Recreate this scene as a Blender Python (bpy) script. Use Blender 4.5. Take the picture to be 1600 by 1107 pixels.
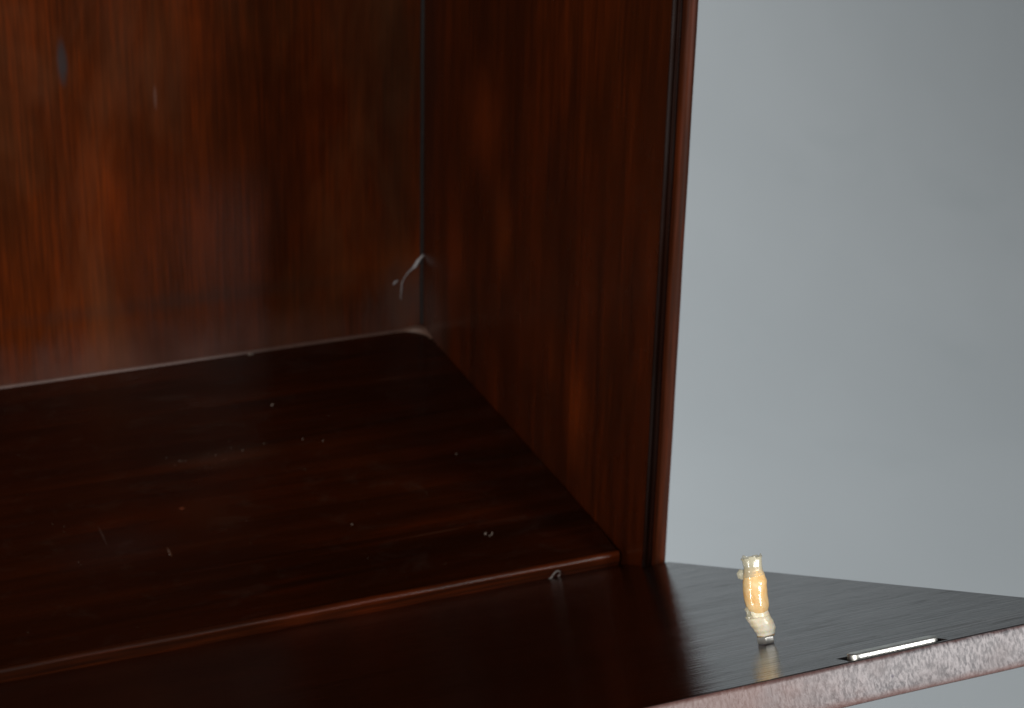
import bpy, bmesh, math, random
from mathutils import Vector, Matrix
random.seed(7)
sc = bpy.context.scene
for o in list(bpy.data.objects): bpy.data.objects.remove(o)

# ------------------------------------------------------------------ camera, world, lamps, exposure
cd = bpy.data.cameras.new('camera'); cam = bpy.data.objects.new('camera', cd); sc.collection.objects.link(cam)
CP = Vector((-0.41513, -0.83741, 0.53299))
R = [[0.9256178, -0.3778607, 0.0212837], [-0.1385143, -0.3905711, -0.9100923], [0.3522009, 0.8394495, -0.4138586]]
right, down, fwd = [Vector(r) for r in R]
M = Matrix((right, -down, -fwd)).transposed().to_4x4(); M.translation = CP
cam.matrix_world = M
cd.sensor_width = 36.0; cd.lens = 3263.0 * 36 / 1600
cd.clip_start = 0.02; cd.clip_end = 60
cd.dof.use_dof = True; cd.dof.focus_distance = 0.735; cd.dof.aperture_fstop = 25
sc.camera = cam
w = bpy.data.worlds.new('World'); sc.world = w; w.use_nodes = True
w.node_tree.nodes['Background'].inputs[0].default_value = (0.80, 0.90, 1.0, 1)
w.node_tree.nodes['Background'].inputs[1].default_value = 0.05
def area(name, loc, target, size, power, color=(1, 1, 1), sy=None):
    l = bpy.data.lights.new(name, 'AREA'); l.energy = power; l.color = color
    l.shape = 'RECTANGLE'; l.size = size; l.size_y = sy or size
    o = bpy.data.objects.new(name, l); sc.collection.objects.link(o)
    o.location = loc; o.rotation_euler = (Vector(target) - Vector(loc)).to_track_quat('-Z', 'Y').to_euler()
    return o
area('softbox_right', (0.82, -1.85, 0.62), (-0.05, -0.3, 0.12), 0.50, 38, (1.0, 0.985, 0.965), 0.8)
area('softbox_left', (-1.30, -1.25, 0.72), (-0.05, -0.1, 0.1), 0.34, 22, (1.0, 0.96, 0.90), 0.7)
area('backdrop_lamp', (-0.40, 1.60, 0.95), (0.95, 2.3, -0.25), 0.6, 46, (0.945, 0.977, 1.0))
sc.view_settings.view_transform = 'Standard'; sc.view_settings.look = 'None'
sc.view_settings.exposure = 0; sc.view_settings.gamma = 1

# ------------------------------------------------------------------ node helpers
class NT:
    def __init__(s, name):
        s.m = bpy.data.materials.new(name); s.m.use_nodes = True
        s.t = s.m.node_tree; s.p = s.t.nodes['Principled BSDF']
        s.co = s.t.nodes.new('ShaderNodeTexCoord').outputs['Object']
    def n(s, typ, **k):
        x = s.t.nodes.new(typ)
        for a, b in k.items(): setattr(x, a, b)
        return x
    def link(s, a, b): s.t.links.new(a, b)
    def put(s, sock, v):
        if hasattr(v, 'is_linked') or hasattr(v, 'links'): s.link(v, sock)
        else: sock.default_value = v
    def math(s, op, a, b=0.0, c=None, clamp=False):
        x = s.n('ShaderNodeMath', operation=op, use_clamp=clamp)
        s.put(x.inputs[0], a); s.put(x.inputs[1], b)
        if c is not None: s.put(x.inputs[2], c)
        return x.outputs[0]
    def mapping(s, scale, loc=(0, 0, 0), rot=(0, 0, 0), co=None):
        x = s.n('ShaderNodeMapping'); s.link(co or s.co, x.inputs[0])
        x.inputs['Scale'].default_value = scale; x.inputs['Location'].default_value = loc; x.inputs['Rotation'].default_value = rot
        return x.outputs[0]
    def noise(s, scale, loc=(0, 0, 0), detail=3, rough=0.55, dist=0.0, co=None, rot=(0, 0, 0)):
        x = s.n('ShaderNodeTexNoise'); s.link(s.mapping(scale, loc, rot, co), x.inputs['Vector'])
        x.inputs['Scale'].default_value = 1; x.inputs['Detail'].default_value = detail
        x.inputs['Roughness'].default_value = rough; x.inputs['Distortion'].default_value = dist
        return x.outputs['Fac']
    def ramp(s, f, stops):
        x = s.n('ShaderNodeValToRGB'); s.link(f, x.inputs[0]); e = x.color_ramp.elements
        while len(e) < len(stops): e.new(0.5)
        for q, (p, c) in zip(e, stops): q.position = p; q.color = (c, c, c, 1) if isinstance(c, (int, float)) else (*c, 1)
        return x.outputs[0]
    def mix(s, f, a, b, mode='MIX'):
        x = s.n('ShaderNodeMix', data_type='RGBA', blend_type=mode)
        s.put(x.inputs[0], f)
        for i, v in ((6, a), (7, b)):
            if isinstance(v, tuple): x.inputs[i].default_value = (*v, 1)
            else: s.link(v, x.inputs[i])
        return x.outputs[2]
    def spot(s, c, r, co=None, warp=None, soft=0.0):
        """soft elliptical blotch (1 inside, 0 outside) around point c with radii r, edge broken by noise"""
        v = s.n('ShaderNodeVectorMath', operation='SUBTRACT'); s.link(co or s.co, v.inputs[0]); v.inputs[1].default_value = c
        u = s.n('ShaderNodeVectorMath', operation='DIVIDE'); s.link(v.outputs[0], u.inputs[0]); u.inputs[1].default_value = r
        l = s.n('ShaderNodeVectorMath', operation='LENGTH'); s.link(u.outputs[0], l.inputs[0])
        d = l.outputs['Value']
        if warp is not None: d = s.math('ADD', d, s.math('MULTIPLY', s.math('SUBTRACT', warp, 0.5), 1.6))
        x = s.n('ShaderNodeMapRange', interpolation_type='SMOOTHSTEP'); s.link(d, x.inputs[0])
        x.inputs[1].default_value = 1.25 + soft; x.inputs[2].default_value = 0.35 - soft
        return x.outputs[0]
    def bump(s, h, strength, dist=0.001):
        x = s.n('ShaderNodeBump'); s.link(h, x.inputs['Height']); x.inputs['Strength'].default_value = strength
        x.inputs['Distance'].default_value = dist; s.link(x.outputs[0], s.p.inputs['Normal'])
        return x
    def done(s, color=None, rough=None, ior=1.5, **k):
        if color is not None: s.put(s.p.inputs['Base Color'], (*color, 1) if isinstance(color, tuple) else color)
        if rough is not None: s.put(s.p.inputs['Roughness'], rough)
        s.p.inputs['IOR'].default_value = ior
        for a, b in k.items(): s.put(s.p.inputs[a.replace('_', ' ')], b)
        return s.m

def mul(c, f): return tuple(x * f for x in c)
def wood(name, along, base=1.0, rough=0.25, red=0.5, seed=0.0, grain=1.0, spots=(), bump=0.25, bdist=0.0004, haze=0.0, fine=520.0, across=62.0, soft=0.0, figure=0.0, spec=0.5, fstr=1.0, cloud=0.0, film=0.0):
    """polished mahogany; `along` is the grain axis 0/1/2"""
    t = NT(name)
    def sc3(a, c): v = [c, c, c]; v[along] = a; return tuple(v)
    off = (seed * 3.1, seed * 1.7, seed * 2.3)
    wv = t.noise(sc3(2.0, 6.0), off, 2)                                   # broad figure
    st = t.noise(sc3(3.5, across), off, 4, 0.6, 0.6)                        # streaks
    fi = t.noise(sc3(20.0, fine), off, 3, 0.6, 0.2)                       # pores
    bl = t.noise(sc3(9.0, 22.0), (off[1], off[2], off[0]), 3, 0.55, 0.4)  # blotches
    dark = mul((0.030, 0.0070, 0.0020), base); mid = mul((0.094, 0.0180, 0.0030), base); hot = mul((0.215, 0.0290, 0.0026), base)
    c = t.mix(t.ramp(st, [(0.30 - soft, 0.0), (0.68 + soft, 1.0)]), dark, mid)
    c = t.mix(t.math('MULTIPLY', t.ramp(bl, [(0.50 - 0.5 * soft, 0.0), (0.72 + 0.5 * soft, 1.0)]), t.math('MULTIPLY', t.ramp(st, [(0.42 - soft, 0.0), (0.66 + soft, 1.0)]), red)), c, hot)
    c = t.mix(t.math('MULTIPLY', t.ramp(wv, [(0.34, 1.0), (0.60, 0.0)]), 0.55 * fstr), c, mul(dark, 0.7))
    c = t.mix(t.math('MULTIPLY', t.ramp(fi, [(0.34, 1.0), (0.56, 0.0)]), 0.55 * grain), c, mul(dark, 0.55))
    c = t.mix(t.math('MULTIPLY', t.ramp(fi, [(0.55, 0.0), (0.75, 1.0)]), 0.35 * grain), c, mul(hot, 0.8))
    wp = t.noise(sc3(34, 95), off, 5, 0.65, 0.7)
    wp = t.math('ADD', t.math('MULTIPLY', wp, 0.6), t.math('MULTIPLY', t.noise((24, 24, 24), off, 3), 0.5))
    for (cc, rr, col, amt) in spots:
        c = t.mix(t.math('MULTIPLY', t.spot(cc, rr, warp=wp, soft=0.35 if min(rr) > 0.004 else 0.0), amt), c, col)
    if cloud:
        cl = t.noise((7, 7, 5), (off[0], 2.0, off[1]), 4, 0.6, 0.9)
        c = t.mix(t.math('MULTIPLY', t.ramp(cl, [(0.36, 1.0), (0.60, 0.0)]), cloud), c, mul(dark, 0.9))
    if haze:
        hz = t.noise(sc3(5.0, 13.0), (off[2], off[0], off[1]), 4, 0.6, 0.8)
        c = t.mix(t.math('MULTIPLY', t.ramp(hz, [(0.47, 0.0), (0.70, 1.0)]), haze), c, (0.115, 0.042, 0.018))
    if film:
        df = t.noise((45, 60, 45), off, 5, 0.7, 0.6)
        c = t.mix(t.math('MULTIPLY', t.ramp(df, [(0.54, 0.0), (0.72, 1.0)]), film), c, (0.10, 0.075, 0.062))
    sm = t.noise(sc3(14, 30), (off[0] + 4, 0, 0), 3)
    ro = t.math('ADD', t.math('MULTIPLY', t.math('SUBTRACT', sm, 0.5), rough * 0.9), rough)
    h = t.math('ADD', t.math('MULTIPLY', fi, 0.6), t.math('MULTIPLY', st, 0.5))
    t.bump(h, bump, bdist)
    if figure:
        g1 = t.noise(sc3(38.0, 170.0), (off[2], 1.0, 0), 4, 0.65, 0.8); g2 = t.noise(sc3(7.0, 34.0), (off[0], 7.0, 0), 3, 0.6, 0.5)
        g3 = t.noise(sc3(26.0, 330.0), (3.0, off[0], 1.0), 2, 0.5, 0.4)
        g1 = t.math('ADD', g1, t.math('MULTIPLY', t.ramp(g3, [(0.66, 0.0), (0.72, 1.0)]), 0.5))
        g = t.math('ADD', t.math('MULTIPLY', g1, 0.6), t.math('MULTIPLY', g2, 0.4))
        k = t.math('SUBTRACT', 0.72, t.math('MULTIPLY', t.ramp(g, [(0.47, 0.0), (0.66, 1.0)]), figure))
        return t.done(c, ro, 1.48, Specular_IOR_Level=k)
    return t.done(c, ro, 1.48, Specular_IOR_Level=spec)

# ------------------------------------------------------------------ mesh helpers
def finish(o, parent=None, bevel=0.0, seg=2, smooth=True, mat=None):
    sc.collection.objects.link(o)
    if mat is not None: o.data.materials.append(mat)
    if parent is not None:
        o.parent = parent
        o.matrix_parent_inverse = (parent.matrix_world if parent.type == 'EMPTY' else (parent['_w'] if 0 else parent.matrix_world)).inverted()
    if bevel:
        b = o.modifiers.new('bevel', 'BEVEL'); b.width = bevel; b.segments = seg; b.limit_method = 'ANGLE'; b.angle_limit = math.radians(40)
        b.harden_normals = True
    if smooth:
        for p in o.data.polygons: p.use_smooth = True
        if not bevel:
            s = o.modifiers.new('sharp', 'EDGE_SPLIT'); s.split_angle = math.radians(38)
    bpy.context.view_layer.update()
    return o
def mesh_obj(name, verts, faces, mat, parent=None, **k):
    me = bpy.data.meshes.new(name); me.from_pydata([tuple(v) for v in verts], [], faces)
    bm = bmesh.new(); bm.from_mesh(me); bmesh.ops.recalc_face_normals(bm, faces=bm.faces); bm.to_mesh(me); bm.free()
    return finish(bpy.data.objects.new(name, me), parent, mat=mat, **k)
def box(name, lo, hi, mat, parent=None, **k):
    x0, y0, z0 = lo; x1, y1, z1 = hi
    v = [(x0, y0, z0), (x1, y0, z0), (x1, y1, z0), (x0, y1, z0), (x0, y0, z1), (x1, y0, z1), (x1, y1, z1), (x0, y1, z1)]
    f = [(0, 3, 2, 1), (4, 5, 6, 7), (0, 1, 5, 4), (1, 2, 6, 5), (2, 3, 7, 6), (3, 0, 4, 7)]
    return mesh_obj(name, v, f, mat, parent, **k)
def prism(name, prof, a0, a1, axis, mat, parent=None, n=1, wob=0.0, **k):
    """closed profile of 2-D points swept along axis 'x' or 'z' (profile = y,z or x,y), optional slight unevenness"""
    V = []; F = []; m = len(prof)
    for i in range(n + 1):
        a = a0 + (a1 - a0) * i / n
        for (p, q) in prof:
            dp = wob * math.sin(a * 37 + p * 900) * 0.6 + wob * math.sin(a * 91 + 1.3)
            V.append((a, p + dp, q + dp * 0.5) if axis == 'x' else (p + dp, q + dp * 0.5, a))
    for i in range(n):
        for j in range(m): F.append((i * m + j, i * m + (j + 1) % m, (i + 1) * m + (j + 1) % m, (i + 1) * m + j))
    F.append(tuple(range(m))); F.append(tuple(range(n * m, n * m + m)))
    return mesh_obj(name, V, F, mat, parent, **k)
def tube(name, pts, rad, mat, parent=None, seg=10, closed_ends=True, frame=None, **k):
    """loft of rings along pts; rad is a number or list of (ra, rb)"""
    V = []; F = []; N = len(pts); pts = [Vector(p) for p in pts]
    up = Vector((0.13, 0.2, 0.97))
    for i, p in enumerate(pts):
        d = (pts[min(i + 1, N - 1)] - pts[max(i - 1, 0)]).normalized()
        a = d.cross(up).normalized(); b = d.cross(a).normalized()
        r = rad[i] if isinstance(rad, (list, tuple)) else rad
        for j in range(seg):
            t = 2 * math.pi * j / seg
            V.append(p + (a * math.cos(t) + b * math.sin(t)) * r)
    for i in range(N - 1):
        for j in range(seg): F.append((i * seg + j, i * seg + (j + 1) % seg, (i + 1) * seg + (j + 1) % seg, (i + 1) * seg + j))
    F.append(tuple(range(seg))); F.append(tuple(range((N - 1) * seg, N * seg)))
    return mesh_obj(name, V, F, mat, parent, **k)
def thing(name, label, cat, loc, rot=(0, 0, 0)):
    o = bpy.data.objects.new(name, None); sc.collection.objects.link(o); o.location = loc; o.rotation_euler = rot
    o.empty_display_size = 0.02; o['label'] = label; o['category'] = cat
    bpy.context.view_layer.update(); return o

# ------------------------------------------------------------------ the backdrop: one sheet, floor sweeping up into wall
t = NT('grey_backdrop_paper')
n1 = t.noise((0.9, 0.9, 0.9), (2, 0, 0), 3); n2 = t.noise((5, 5, 5), (0, 3, 1), 4)
c = t.mix(t.ramp(n1, [(0.35, 0.0), (0.68, 1.0)]), (0.365, 0.388, 0.398), (0.41, 0.432, 0.440))
c = t.mix(t.math('MULTIPLY', t.ramp(n2, [(0.60, 0.0), (0.80, 1.0)]), 0.25), c, (0.31, 0.345, 0.35))
t.bump(t.noise((2.2, 2.2, 2.2), (0, 0, 0), 3), 0.25, 0.02)
PAPER = t.done(c, 0.85)
FL = -0.87
V = []; F = []; prof = [(-0.9 + 0.2 * i, FL) for i in range(0, 13)]
for i in range(1, 25):
    a = math.pi / 2 * i / 24; prof.append((1.5 + 1.3 * math.sin(a), FL + 1.3 * (1 - math.cos(a))))
prof += [(2.8, FL + 1.3 + 0.3 * i) for i in range(1, 8)]
xs = [-3.2 + 0.2 * i for i in range(38)]
for x in xs:
    for (y, z) in prof: V.append((x, y, z))
m = len(prof)
for i in range(len(xs) - 1):
    for j in range(m - 1): F.append((i * m + j, (i + 1) * m + j, (i + 1) * m + j + 1, i * m + j + 1))
bd = mesh_obj('backdrop', V, F, PAPER); bd['kind'] = 'structure'; bd['label'] = 'plain cool grey seamless studio backdrop behind the cabinet'
for md in list(bd.modifiers): bd.modifiers.remove(md)
s = bd.modifiers.new('thick', 'SOLIDIFY'); s.thickness = 0.003; s.offset = -1
t = NT('dark_studio_floor'); t.bump(t.noise((6, 6, 6)), 0.2, 0.01)
STUDIO = t.done(t.mix(t.noise((3, 3, 3)), (0.05, 0.047, 0.045), (0.075, 0.07, 0.066)), 0.7)
fl = box('floor', (-6, -6, FL - 0.05), (7, 6, FL - 0.008), STUDIO); fl['kind'] = 'structure'

# ------------------------------------------------------------------ materials of the cabinet
GREY = (0.060, 0.052, 0.050)
WBACK = wood('back_panel_mahogany', 2, 0.92, 0.20, 0.95, 1.0, 0.85, haze=0.28, across=26, soft=0.26, spec=0.20, fstr=0.7, cloud=0.7, bump=0.22, fine=560, spots=[
    ((-0.2145, 0.30, 0.195), (0.0032, 0.02, 0.0150), (0.020, 0.021, 0.024), 1.0),
    ((-0.163, 0.30, 0.168), (0.0012, 0.02, 0.0085), (0.16, 0.10, 0.085), 0.45),
    ((-0.018, 0.30, 0.150), (0.016, 0.05, 0.20), (0.030, 0.018, 0.010), 0.6),  # corner shadow painted into the back panel's colour
    ((-0.020, 0.30, 0.045), (0.045, 0.05, 0.018), (0.20, 0.040, 0.006), 0.25),
    ((-0.010, 0.30, 0.018), (0.024, 0.05, 0.024), GREY, 0.5),
    ((-0.16, 0.30, 0.002), (0.20, 0.05, 0.022), (0.070, 0.040, 0.034), 0.60),  # greyer foot below the band, part of the same painted reflection
    ((-0.145, 0.30, 0.040), (0.12, 0.05, 0.006), (0.024, 0.012, 0.009), 0.45)])  # soft dark band: a reflection painted into the panel's colour
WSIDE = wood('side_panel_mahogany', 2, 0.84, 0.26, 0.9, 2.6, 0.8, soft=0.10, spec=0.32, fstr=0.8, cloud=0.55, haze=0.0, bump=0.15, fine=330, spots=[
    ((0.0, 0.20, 0.165), (0.03, 0.030, 0.035), (0.23, 0.036, 0.006), 0.30),
    ((0.0, 0.17, 0.115), (0.03, 0.015, 0.030), (0.23, 0.040, 0.006), 0.28),
    ((0.0, 0.245, 0.075), (0.03, 0.014, 0.040), (0.22, 0.030, 0.006), 0.25),
    ((0.0, 0.065, 0.045), (0.03, 0.012, 0.030), (0.22, 0.036, 0.005), 0.40),
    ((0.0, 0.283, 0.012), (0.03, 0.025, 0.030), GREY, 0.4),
    ((0.0, 0.290, 0.170), (0.03, 0.022, 0.15), (0.022, 0.009, 0.006), 0.7)])  # shade beside the back corner, painted into the side panel
WSHELF = wood('shelf_mahogany', 0, 0.37, 0.24, spec=0.28, film=0.10, red=0.6, seed=4.2, grain=0.4, bump=0.10, fine=300, spots=[
    ((-0.166, 0.170, 0.0), (0.030, 0.012, 0.02), (0.085, 0.045, 0.030), 0.22),
    ((-0.190, 0.115, 0.0), (0.016, 0.022, 0.02), (0.06, 0.014, 0.005), 0.25),
    ((-0.24, 0.09, 0.0), (0.030, 0.020, 0.02), (0.024, 0.018, 0.020), 0.3),
    ((-0.2170, 0.0770, 0.0), (0.0009, 0.0060, 0.02), (0.16, 0.07, 0.04), 0.6),
    ((-0.245, 0.105, 0.0), (0.0006, 0.011, 0.02), (0.10, 0.07, 0.06), 0.4),
    ((-0.045, 0.235, 0.0), (0.012, 0.0006, 0.02), (0.10, 0.06, 0.04), 0.4),
    ((-0.085, 0.050, 0.0), (0.020, 0.0005, 0.02), (0.10, 0.06, 0.04), 0.35),
    ((-0.200, 0.120, 0.0), (0.0016, 0.0016, 0.02), (0.22, 0.06, 0.03), 0.7)])
WFLAP = wood('flap_mahogany', 0, 0.50, 0.155, 0.6, 5.5, 0.6, bump=0.95, bdist=0.0004, fine=620, figure=0.66, spots=[
    ((-0.09, -0.295, 0.0), (0.016, 0.055, 0.02), (0.13, 0.024, 0.004), 0.30)])
WMOULD = wood('moulding_mahogany', 0, 0.75, 0.36, 1.0, 7.1, 1.2, across=300, spec=0.35, bump=0.35, fine=600)
WMOULDV = wood('upright_moulding_mahogany', 2, 0.74, 0.5, 0.5, 8.3, 1.0, haze=0.15, bump=0.3, fine=420, spec=0.25)
WDARK = wood('dark_groove_mahogany', 2, 0.10, 0.28, 0.2, 9.1, 0.5, bump=0.3)  # near-black tone for the grooved strip and its fine bead
WCARC = wood('carcase_mahogany', 0, 1.2, 0.35, 0.6, 3.3)
# the raw sawn edge of the flap: scuffed, satin, short cross marks, softbox sheen painted into its pale colour
t = NT('scuffed_sheen_edge_mahogany')
sp = t.noise((900, 420, 420), (0, 0, 0), 4, 0.65, 0.3, rot=(0, 0.5, 0)); bb = t.noise((60, 60, 90), (3, 0, 0), 3, 0.6); br = t.noise((14, 14, 30), (1, 5, 0), 3)
c = t.mix(t.ramp(sp, [(0.40, 0.0), (0.60, 1.0)]), (0.060, 0.053, 0.059), (0.235, 0.213, 0.221))
c = t.mix(t.math('MULTIPLY', t.ramp(bb, [(0.45, 0.0), (0.70, 1.0)]), 0.55), c, (0.095, 0.070, 0.070))
c = t.mix(t.math('MULTIPLY', t.spot((-0.145, -0.39, -0.006), (0.055, 0.05, 0.02), warp=bb), 0.75), c, (0.110, 0.042, 0.030))  # redder and darker leftward: light fall-off painted into the colour
c = t.mix(t.math('MULTIPLY', t.spot((-0.30, -0.39, -0.006), (0.135, 0.05, 0.03), warp=br), 0.9), c, (0.055, 0.016, 0.009))  # the painted fall-off goes on, darker still further left
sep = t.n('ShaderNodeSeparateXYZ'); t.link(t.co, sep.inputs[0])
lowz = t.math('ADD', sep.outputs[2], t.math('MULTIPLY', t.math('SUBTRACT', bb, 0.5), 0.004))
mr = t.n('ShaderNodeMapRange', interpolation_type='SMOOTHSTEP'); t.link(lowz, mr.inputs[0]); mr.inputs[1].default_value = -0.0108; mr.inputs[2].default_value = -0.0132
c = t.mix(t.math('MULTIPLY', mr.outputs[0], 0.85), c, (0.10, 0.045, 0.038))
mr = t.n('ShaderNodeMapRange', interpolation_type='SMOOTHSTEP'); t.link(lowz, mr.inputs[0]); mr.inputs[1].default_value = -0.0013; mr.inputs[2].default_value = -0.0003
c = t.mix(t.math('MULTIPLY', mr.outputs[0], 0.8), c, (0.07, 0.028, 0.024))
c = t.mix(t.spot((-0.0745, -0.39, -0.0072), (0.0007, 0.01, 0.0006)), c, (0.03, 0.02, 0.04))
t.bump(sp, 0.5, 0.0004)
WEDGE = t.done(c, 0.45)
def plain(name, col, rough, metal=0.0, noise=None, **k):
    t = NT(name); n = t.noise(noise or (300, 300, 300), (0, 0, 0), 3)
    c = t.mix(t.ramp(n, [(0.35, 0.0), (0.7, 1.0)]), mul(col, 0.75), col)
    t.bump(n, 0.15, 0.0003)
    return t.done(c, rough, Metallic=metal, **k)
STEEL = plain('bright_steel', (0.95, 0.95, 0.90), 0.42, 1.0)
ZINC = plain('zinc_plated_steel', (0.80, 0.80, 0.76), 0.42, 0.9)
WIRE = plain('dull_wire', (0.30, 0.27, 0.26), 0.45, 0.3)
BLACK = plain('dark_recess', (0.010, 0.008, 0.008), 0.6)
DUST = plain('pale_dust', (0.20, 0.155, 0.13), 0.9)
WEB = plain('cobweb_fibre', (0.36, 0.345, 0.36), 0.8)
GLUE = plain('dusty_corner_filler', (0.13, 0.070, 0.050), 0.6)
GLINT = plain('corner_glint_strip', (0.012, 0.010, 0.010), 0.5, Specular_IOR_Level=0.2)  # for a strip added to stand in for the corner's highlight line

# ------------------------------------------------------------------ the cabinet
D = 0.30; XO = 0.0123; XL = -0.82; TOP = 0.42
cab = thing('cabinet', 'dark polished mahogany cabinet with open compartment, side moulding and tilted drop front', 'cabinet', (-0.40, 0.15, FL))
box('back_panel', (XL, D, FL + 0.06), (0.0, D + 0.010, TOP), WBACK, cab)
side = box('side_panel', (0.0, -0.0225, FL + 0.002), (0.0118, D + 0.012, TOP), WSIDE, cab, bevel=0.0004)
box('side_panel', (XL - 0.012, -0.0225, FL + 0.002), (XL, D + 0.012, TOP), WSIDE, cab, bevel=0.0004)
box('top_panel', (XL - 0.012, -0.026, TOP + 0.0005), (XO, D + 0.012, TOP + 0.019), WCARC, cab, bevel=0.002)
# upright mouldings on the front edge of the side panel: fine bead, deep quirk, broad rounded bead
def arc(cx, cy, rx, ry, a0, a1, n): return [(cx + rx * math.cos(math.radians(a0 + (a1 - a0) * i / n)), cy + ry * math.sin(math.radians(a0 + (a1 - a0) * i / n))) for i in range(n + 1)]
prism('bead', [(0.0001, -0.0224), (0.0001, -0.0228), (0.0006, -0.0230), (0.0019, -0.0227)] + arc(0.0030, -0.0229, 0.0008, 0.0015, 180, 360, 8) + [(0.0043, -0.0227), (0.0056, -0.0227), (0.0056, -0.0224)], FL + 0.01, TOP, 'z', WDARK, cab, n=60, wob=0.00006)
prism('moulding', [(0.0056, -0.0226)] + arc(0.0089, -0.0240, 0.0032, 0.0030, 180, 360, 16) + [(XO, -0.0226), (XO, -0.0150), (0.0119, -0.0150), (0.0119, -0.0226)], FL + 0.01, TOP, 'z', WMOULDV, cab, n=80, wob=0.00008)
# shelf with its rounded back corner
r = 0.016; XS = -0.0006
prof = [(XL, 0.0010), (XS - 0.0016, 0.0010), (XS - 0.0010, 0.012), (XS, 0.030)] + [(XS - r + r * math.cos(math.radians(a)), D - 0.0015 - r + r * math.sin(math.radians(a))) for a in range(0, 91, 6)] + [(XL, D - 0.0015)]
nv = len(prof); V = [(x, y, 0.0) for x, y in prof] + [(x, y, -0.018) for x, y in prof]
shelf = mesh_obj('shelf', V, [tuple(range(nv)), tuple(range(2 * nv - 1, nv - 1, -1))] + [(i, nv + i, nv + (i + 1) % nv, (i + 1) % nv) for i in range(nv)], WSHELF, cab, bevel=0.0005)
# shelf front edge: worn rounded nosing, reeded face and quirk below
prism('shelf_moulding', [(0.0012, -0.0001), (0.0, 0.0001), (-0.0010, -0.0003), (-0.0016, -0.0012), (-0.0018, -0.0020), (-0.0017, -0.0030), (-0.0018, -0.0036), (-0.0017, -0.0050), (-0.0018, -0.0058), (-0.0008, -0.0060), (-0.0006, -0.0068), (-0.0013, -0.0070), (-0.0014, -0.0076), (-0.0012, -0.0092), (0.0012, -0.0095)],
      XL, -0.0022, 'x', WMOULD, cab, n=240, wob=0.00010, bevel=0)
# corner strips: dusty filler along the back joint and around the rounded corner; up the vertical joint an added highlight line
prism('joint_strip', [(D - 0.0014, -0.001), (D - 0.0011, 0.0006), (D - 0.0006, 0.0012), (D + 0.0, 0.0015), (D, -0.001)], XL, -0.012, 'x', plain('dusty_joint_strip', (0.080, 0.038, 0.028), 0.5), cab, n=120, wob=0.00012)
V = []; F = []
for i in range(19):
    a = math.radians(-5 + i * 100 / 18); cx, cy = XS - r, D - 0.0015 - r
    u = i / 18; hgt = 0.0011 + 0.0018 * math.sin(math.pi * min(1, u * 1.05)) ** 2
    for rr, z in ((r - 0.0003, -0.0005), (r - 0.0002, 0.0004), (r + 0.0012, hgt * 0.8), (r + 0.0045, hgt)):
        V.append((min(cx + rr * math.cos(a), -0.0001), min(cy + rr * math.sin(a), D - 0.0001), z))
for i in range(18):
    for j in range(3): F.append((i * 4 + j, i * 4 + j + 1, i * 4 + 5 + j, i * 4 + 4 + j))
mesh_obj('corner_filler', V, F, GLUE, cab)
prism('corner_glint', [(-0.0017, D - 0.0001), (-0.0012, D - 0.0010), (-0.0004, D - 0.0014), (-0.0001, D - 0.0017), (-0.00005, D - 0.0001)], 0.003, TOP, 'z', GLINT, cab, n=80, wob=0.00008)
# lower carcase: floor of the case and plinth
box('lower_panel', (XL + 0.0005, 0.012, FL + 0.05), (-0.0005, 0.024, -0.030), WCARC, cab, bevel=0.001)
box('plinth', (XL + 0.0005, 0.004, FL), (-0.0005, 0.022, FL + 0.049), WCARC, cab, bevel=0.001)

# the drop front, tilted up towards the viewer; local x along the hinge, -y outwards, z = its normal
TL = math.radians(26.186); ZF = -0.00788; L = 0.3898; TH = 0.0139; XR = XO + 0.0004; LS = 0.0012
me = bpy.data.meshes.new('drop_front')
pl = [(-0.80, -0.001), (-0.0012, -0.001), (-0.0012, -0.0300), (XR, -0.0300), (XR, -(L - LS)), (-0.80, -(L - LS))]
nv = len(pl)
me.from_pydata([(x, y, 0) for x, y in pl] + [(x, y, -TH) for x, y in pl], [], [tuple(range(nv)), tuple(range(2 * nv - 1, nv - 1, -1))] + [(i, nv + i, nv + (i + 1) % nv, (i + 1) % nv) for i in range(nv)])
bm = bmesh.new(); bm.from_mesh(me); bmesh.ops.recalc_face_normals(bm, faces=bm.faces); bm.to_mesh(me); bm.free()
flap = bpy.data.objects.new('drop_front', me); sc.collection.objects.link(flap); me.materials.append(WFLAP)
flap.location = (0, 0, ZF); flap.rotation_euler = (-TL, 0, 0)
# mortise for the lock plate, really cut
cm = bpy.data.meshes.new('cut'); x0, x1, y0, y1 = -0.0868, -0.0500, -0.3856, -0.3787
cm.from_pydata([(x, y, z) for z in (-0.006, 0.006) for x, y in ((x0, y0), (x1, y0), (x1, y1), (x0, y1))], [], [(0, 3, 2, 1), (4, 5, 6, 7), (0, 1, 5, 4), (1, 2, 6, 5), (2, 3, 7, 6), (3, 0, 4, 7)])
cm.materials.append(BLACK)
cut = bpy.data.objects.new('cut', cm); sc.collection.objects.link(cut); cut.matrix_world = Matrix.Translation((0, 0, ZF)) @ Matrix.Rotation(-TL, 4, 'X')
bo = flap.modifiers.new('b', 'BOOLEAN'); bo.object = cut; bo.operation = 'DIFFERENCE'; bo.solver = 'EXACT'; bo.material_mode = 'TRANSFER'
bpy.context.view_layer.update()
nm = bpy.data.meshes.new_from_object(flap.evaluated_get(bpy.context.evaluated_depsgraph_get()))
flap.modifiers.clear(); flap.data = nm; nm.name = 'drop_front'
bpy.data.objects.remove(cut)
b = flap.modifiers.new('bevel', 'BEVEL'); b.width = 0.0010; b.segments = 3; b.limit_method = 'ANGLE'; b.angle_limit = math.radians(40); b.harden_normals = True
for p in flap.data.polygons: p.use_smooth = True
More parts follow.
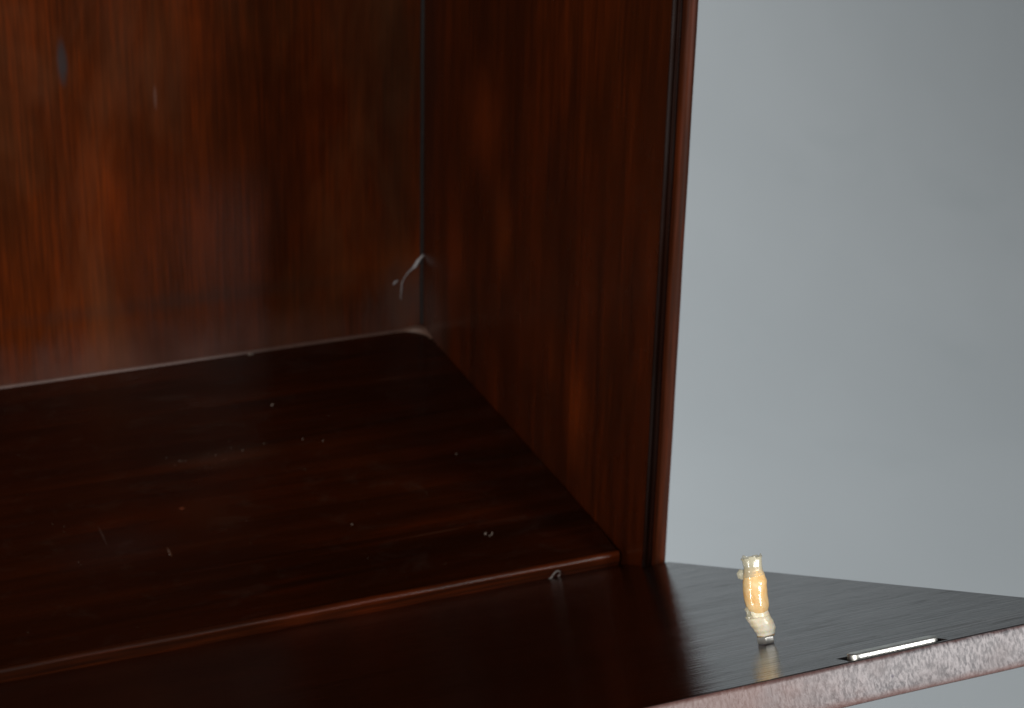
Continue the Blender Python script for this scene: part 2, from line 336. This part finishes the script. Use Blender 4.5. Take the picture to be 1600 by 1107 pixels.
flap.parent = cab; flap.matrix_parent_inverse = cab.matrix_world.inverted(); flap['label'] = 'glossy drop front tilted up, its right half mirroring the grey backdrop'
bpy.context.view_layer.update()
def on_flap(o):           # local flap coordinates for a sub-part
    o.parent = flap; o.matrix_parent_inverse = Matrix(); bpy.context.view_layer.update(); return o
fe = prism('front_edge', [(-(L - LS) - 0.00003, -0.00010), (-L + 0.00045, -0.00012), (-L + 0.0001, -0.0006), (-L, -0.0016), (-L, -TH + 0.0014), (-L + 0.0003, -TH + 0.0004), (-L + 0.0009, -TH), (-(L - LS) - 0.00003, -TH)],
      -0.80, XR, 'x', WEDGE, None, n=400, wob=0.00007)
on_flap(fe); fe['label'] = 'scuffed front edge with painted pinkish grey sheen'
# lock plate with rounded ends, almost flush in the mortise
pp = [(-0.0545 + 0.0, -0.3822)]; hw = 0.0029; xa, xb, yc = -0.0825, -0.0545, -0.3821
pp = [(xb + hw * math.cos(a), yc + hw * math.sin(a)) for a in [math.radians(-90 + 15 * i) for i in range(13)]] + [(xa + hw * math.cos(a), yc + hw * math.sin(a)) for a in [math.radians(90 + 15 * i) for i in range(13)]]
nv = len(pp)
V = []; F = []; nv = len(pp); lay = [(1.0, -0.004), (1.0, 0.0009), (0.96, 0.0012), (0.86, 0.0014), (0.30, 0.0015)]
for k_, z in lay:
    for (x, y) in pp: V.append((x if xa < x < xb else (xb + (x - xb) * k_ if x >= xb else xa + (x - xa) * k_), yc + (y - yc) * k_, z))
F = [(k_ * nv + i, k_ * nv + (i + 1) % nv, (k_ + 1) * nv + (i + 1) % nv, (k_ + 1) * nv + i) for k_ in range(len(lay) - 1) for i in range(nv)] + [tuple(range(nv)), tuple(range((len(lay) - 1) * nv, len(lay) * nv))]
on_flap(mesh_obj('lock_plate', V, F, STEEL, None))
V = []; F = []
for i in range(13): V.append((xa + 0.0008 + 0.0017 * math.cos(i * math.pi / 6), yc + 0.0017 * math.sin(i * math.pi / 6), 0.00045))
V = V[:12]; V2 = [(xa + 0.0008, yc, 0.0009)]
on_flap(mesh_obj('screw_head', V + V2, [(i, (i + 1) % 12, 12) for i in range(12)] + [tuple(range(12))], ZINC, None))

# ------------------------------------------------------------------ peg standing square on the drop front
MF = Matrix.Translation((0, 0, ZF)) @ Matrix.Rotation(-TL, 4, 'X')
base = MF @ Vector((-0.0844, -0.3218, 0.0))
peg = thing('peg', 'small amber and cream resin-coated peg in torn clear film, upright on a steel nut', 'peg', base, (-TL, 0, 0))
def on_peg(o): o.parent = peg; o.matrix_parent_inverse = Matrix(); bpy.context.view_layer.update(); return o
V = []; rn = 0.0034
def hexring(r_, z, off=0.06): return [(r_ * math.cos(i * math.pi / 3 + off), r_ * math.sin(i * math.pi / 3 + off), z) for i in range(6)]
V = hexring(rn * 0.9, 0.0002) + hexring(rn, 0.0006) + hexring(rn, 0.0026) + hexring(rn * 0.88, 0.0030)
F = [tuple(range(6)), tuple(range(18, 24))] + [(k * 6 + i, k * 6 + (i + 1) % 6, k * 6 + 6 + (i + 1) % 6, k * 6 + 6 + i) for k in range(3) for i in range(6)]
on_peg(mesh_obj('nut', V, F, ZINC, None, bevel=0.00015))
def t_wax(name, cols, rough, trans, sss, bumpf=(300, 0.35)):
    t = NT(name); n = t.noise((260, 260, 160), (1, 0, 0), 4, 0.6, 0.5)
    c = t.ramp(n, [(0.28, cols[0]), (0.50, cols[1]), (0.72, cols[2])])
    t.bump(t.noise((bumpf[0],) * 3, (0, 5, 0), 3), bumpf[1], 0.0006)
    m_ = t.done(c, rough, 1.5, Subsurface_Weight=sss, Transmission_Weight=trans)
    t.p.inputs['Subsurface Radius'].default_value = (0.9, 0.5, 0.25); t.p.inputs['Subsurface Scale'].default_value = 0.0012
    return m_
AMBER = t_wax('amber_resin', [(0.76, 0.42, 0.14), (0.84, 0.57, 0.27), (0.88, 0.70, 0.42)], 0.09, 0.0, 0.25, (260, 0.55))
CREAM = t_wax('cream_resin', [(0.88, 0.70, 0.42), (0.94, 0.86, 0.68), (0.96, 0.93, 0.82)], 0.26, 0.0, 0.25, (500, 0.5))
BROWN = t_wax('ochre_resin_rim', [(0.36, 0.17, 0.05), (0.50, 0.27, 0.10), (0.60, 0.40, 0.2)], 0.3, 0.0, 0.2)
t = NT('clear_film'); n = t.noise((350, 350, 120), (0, 0, 0), 3)
t.bump(t.noise((420, 420, 240), (0, 0, 0), 3), 0.6, 0.0005)
FILM = t.done(t.mix(n, (0.50, 0.45, 0.30), (0.78, 0.74, 0.56)), 0.18, 1.4, Transmission_Weight=0.0, Alpha=0.42, Coat_Weight=0.8)
px = 1 / 4400.0
def blob(name, rows, mat, seg=28, flute=0.0, open_ends=False, jag=0.0, seed=1, thick=0.0):
    """rows: (height px above nut base, left px, right px) relative to the peg's axis, depth follows width"""
    rnd = random.Random(seed); ph = [rnd.uniform(0, 6.28) for _ in range(6)]
    V = []; F = []
    # resample smoothly
    hs = [r_[0] for r_ in rows]; N = 34; pts = []
    def interp(h, k):
        for i in range(len(rows) - 1):
            if rows[i][0] <= h <= rows[i + 1][0]:
                u = (h - rows[i][0]) / max(1e-9, rows[i + 1][0] - rows[i][0]); u = u * u * (3 - 2 * u)
                return rows[i][k] * (1 - u) + rows[i + 1][k] * u
        return rows[-1][k]
    for q in range(N + 1):
        h = hs[0] + (hs[-1] - hs[0]) * q / N; l, r_ = interp(h, 1), interp(h, 2); cx = (l + r_) / 2; rad = (r_ - l) / 2
        for j in range(seg):
            a = 2 * math.pi * j / seg
            k = 1 + flute * (math.sin(3 * a + ph[0] + h * 0.03) * 0.6 + math.sin(5 * a + ph[1] - h * 0.05) * 0.4 + 0.5 * math.sin(2 * a + h * 0.11 + ph[2]))
            hh = h
            if jag and q == N: hh += jag * rnd.uniform(-1, 1)
            V.append(((cx + rad * k * math.cos(a)) * px, rad * 0.82 * k * math.sin(a) * px, hh * px))
    for q in range(N):
        for j in range(seg): F.append((q * seg + j, q * seg + (j + 1) % seg, (q + 1) * seg + (j + 1) % seg, (q + 1) * seg + j))
    if not open_ends: F.append(tuple(range(seg))); F.append(tuple(range(N * seg, (N + 1) * seg)))
    o = mesh_obj(name, V, F, mat, None)
    if open_ends:
        s = o.modifiers.new('thick', 'SOLIDIFY'); s.thickness = thick
    return on_peg(o)
# heights in photo pixels above the nut's foot; sideways positions relative to the axis
blob('lower_sleeve', [(11, -12, 14), (16, -13, 17), (24, -17, 19), (33, -22, 17), (42, -26, 13), (44, -27.5, 12)], CREAM, flute=0.02, seed=3)
blob('sleeve_rim', [(9.5, -9, 12), (11.5, -12, 15.5), (14, -12.5, 16)], BROWN, flute=0.03, seed=5)
blob('neck', [(36, -20, 14), (44, -19, 12), (52, -20, 10), (58, -21, 9)], CREAM, flute=0.05, seed=8)
blob('amber_body', [(47, -17, 8), (52, -20, 11), (60, -24, 13), (75, -25, 12.5), (88, -25, 14), (98, -24, 16), (108, -22, 14), (117, -19, 11), (122, -16, 8)], AMBER, flute=0.045, seed=2)
blob('film_sleeve', [(108, -22.6, 14.4), (112, -21, 13.0), (116, -19.6, 11.8), (124, -18, 11.5), (132, -18.5, 12), (138, -20, 12.6)], FILM, flute=0.075, open_ends=True, jag=3.2, seed=2, thick=0.00012)
def flake(pts, seed):
    rnd = random.Random(seed); V = [(x * px, y * px, z * px) for x, y, z in pts]; c = tuple(sum(v[i] for v in V) / len(V) for i in range(3))
    V.append((c[0], c[1] - 0.0002, c[2])); n_ = len(pts)
    o = mesh_obj('film_flake', V, [(i, (i + 1) % n_, n_) for i in range(n_)], FILM, None)
    s = o.modifiers.new('thick', 'SOLIDIFY'); s.thickness = 0.00015
    return on_peg(o)
flake([(-22, -2, 104), (-30, 3, 108), (-31, 4, 116), (-26, 2, 122), (-20, 0, 120)], 1)
flake([(-22, -5, 50), (-28, -2, 47), (-27, -1, 54), (-29, 0, 60), (-23, -4, 64)], 2)
flake([(-18, -5, 40), (-27, -3, 41), (-30, -1, 47), (-22, -4, 50), (-14, -7, 47)], 3)

# ------------------------------------------------------------------ small things
hook = tube('wire_loop', [(-0.0455, -0.0040, -0.0068), (-0.0430, -0.0042, -0.0062), (-0.0412, -0.0044, -0.0052), (-0.0400, -0.0045, -0.0034), (-0.0388, -0.0046, -0.0022), (-0.0374, -0.0047, -0.0020), (-0.0366, -0.0047, -0.0030), (-0.0368, -0.0047, -0.0044), (-0.0378, -0.0048, -0.0052)], [0.00022, 0.0003, 0.00035, 0.0004, 0.0004, 0.0004, 0.0004, 0.0004, 0.0003], WIRE, None)
hook['label'] = 'tiny bent grey wire loop at the front edge of the shelf'; hook['category'] = 'wire loop'
yb = D - 0.0009
web = thing('cobweb', 'pale forked strand of cobweb clinging low in the back right corner', 'cobweb', (-0.008, yb, 0.035))
def strand(pts, rad):
    # resample with small wander and uneven thickness so it reads as a clot of fibres
    rn_ = random.Random(len(pts) * 7 + int(rad[0] * 1e5)); P2 = []; R2 = []
    for i in range(len(pts) - 1):
        for k in range(5):
            u = k / 5; a, b2 = Vector(pts[i]), Vector(pts[i + 1]); P2.append(a.lerp(b2, u) + Vector((rn_.uniform(-1, 1), 0, rn_.uniform(-1, 1))) * 0.00016)
            R2.append((rad[i] * (1 - u) + rad[i + 1] * u) * rn_.uniform(0.6, 1.15))
    P2.append(Vector(pts[-1])); R2.append(0.00005)
    return tube('strand', P2, R2, WEB, web, seg=8)
strand([(0.0000 - 0.0005, yb - 0.0015, 0.0503), (-0.0025, yb, 0.0470), (-0.0048, yb, 0.0437), (-0.0072, yb, 0.0412)], [0.0008, 0.0011, 0.0011, 0.0007])
strand([(-0.0072, yb, 0.0412), (-0.0095, yb, 0.0395), (-0.0120, yb, 0.0366), (-0.0140, yb, 0.0325), (-0.0143, yb, 0.0270), (-0.0148, yb, 0.0215)], [0.0005, 0.0003, 0.00025, 0.0003, 0.0003, 0.0001])
strand([(-0.0165, yb, 0.0350), (-0.0182, yb, 0.0342), (-0.0197, yb, 0.0325)], [0.0003, 0.0007, 0.0003])
def dust(pts, label, seed, kind=None, name='dust_fluff', cat='dust'):
    rnd = random.Random(seed); bm = bmesh.new()
    for (x, y, r_) in pts:
        mt = Matrix.Translation((x, y, r_ * 0.55)) @ Matrix.Rotation(rnd.uniform(0, 3), 4, 'Z') @ Matrix.Diagonal((r_ * rnd.uniform(0.7, 1.5), r_ * rnd.uniform(0.6, 1.0), r_ * 0.6, 1))
        rr = bmesh.ops.create_icosphere(bm, subdivisions=2, radius=1.0, matrix=mt)
        for v in rr['verts']: v.co += Vector([rnd.uniform(-1, 1) * r_ * 0.22 for _ in range(3)])
        for v in rr['verts']: v.co.z = max(v.co.z, 0.00005)
    me = bpy.data.meshes.new(name); bm.to_mesh(me); bm.free()
    o = bpy.data.objects.new(name, me); finish(o, None, mat=DUST); o['label'] = label; o['category'] = cat
    if kind: o['kind'] = kind
    return o
dust([(-0.0600, 0.0392, 0.0007), (-0.0572, 0.0375, 0.0006), (-0.0585, 0.0368, 0.0004), (-0.0562, 0.0390, 0.0006), (-0.0593, 0.0405, 0.0004)], 'small tuft of pale dust near the front right of the shelf', 4)
dust([(-0.1136, 0.2965, 0.0010), (-0.1120, 0.2960, 0.0007)], 'pale crumb against the back panel in the middle of the shelf', 5, name='crumb', cat='crumb')
rnd = random.Random(11)
sp = [(-0.0418, 0.1292, 0.00045), (-0.1214, 0.0728, 0.0005), (-0.1207, 0.2234, 0.0007), (-0.2175, 0.0747, 0.0004), (-0.2172, 0.0775, 0.0004), (-0.217, 0.080, 0.0003)]
sp += [(rnd.gauss(-0.166, 0.018), rnd.gauss(0.170, 0.008), rnd.uniform(0.0001, 0.00035)) for _ in range(22)]
sp += [(rnd.uniform(-0.33, -0.01), rnd.uniform(0.01, 0.28), rnd.uniform(0.00008, 0.0002)) for _ in range(60)]
dust(sp, 'scattered specks of pale dust over the dark shelf', 6, 'stuff', name='dust_specks')
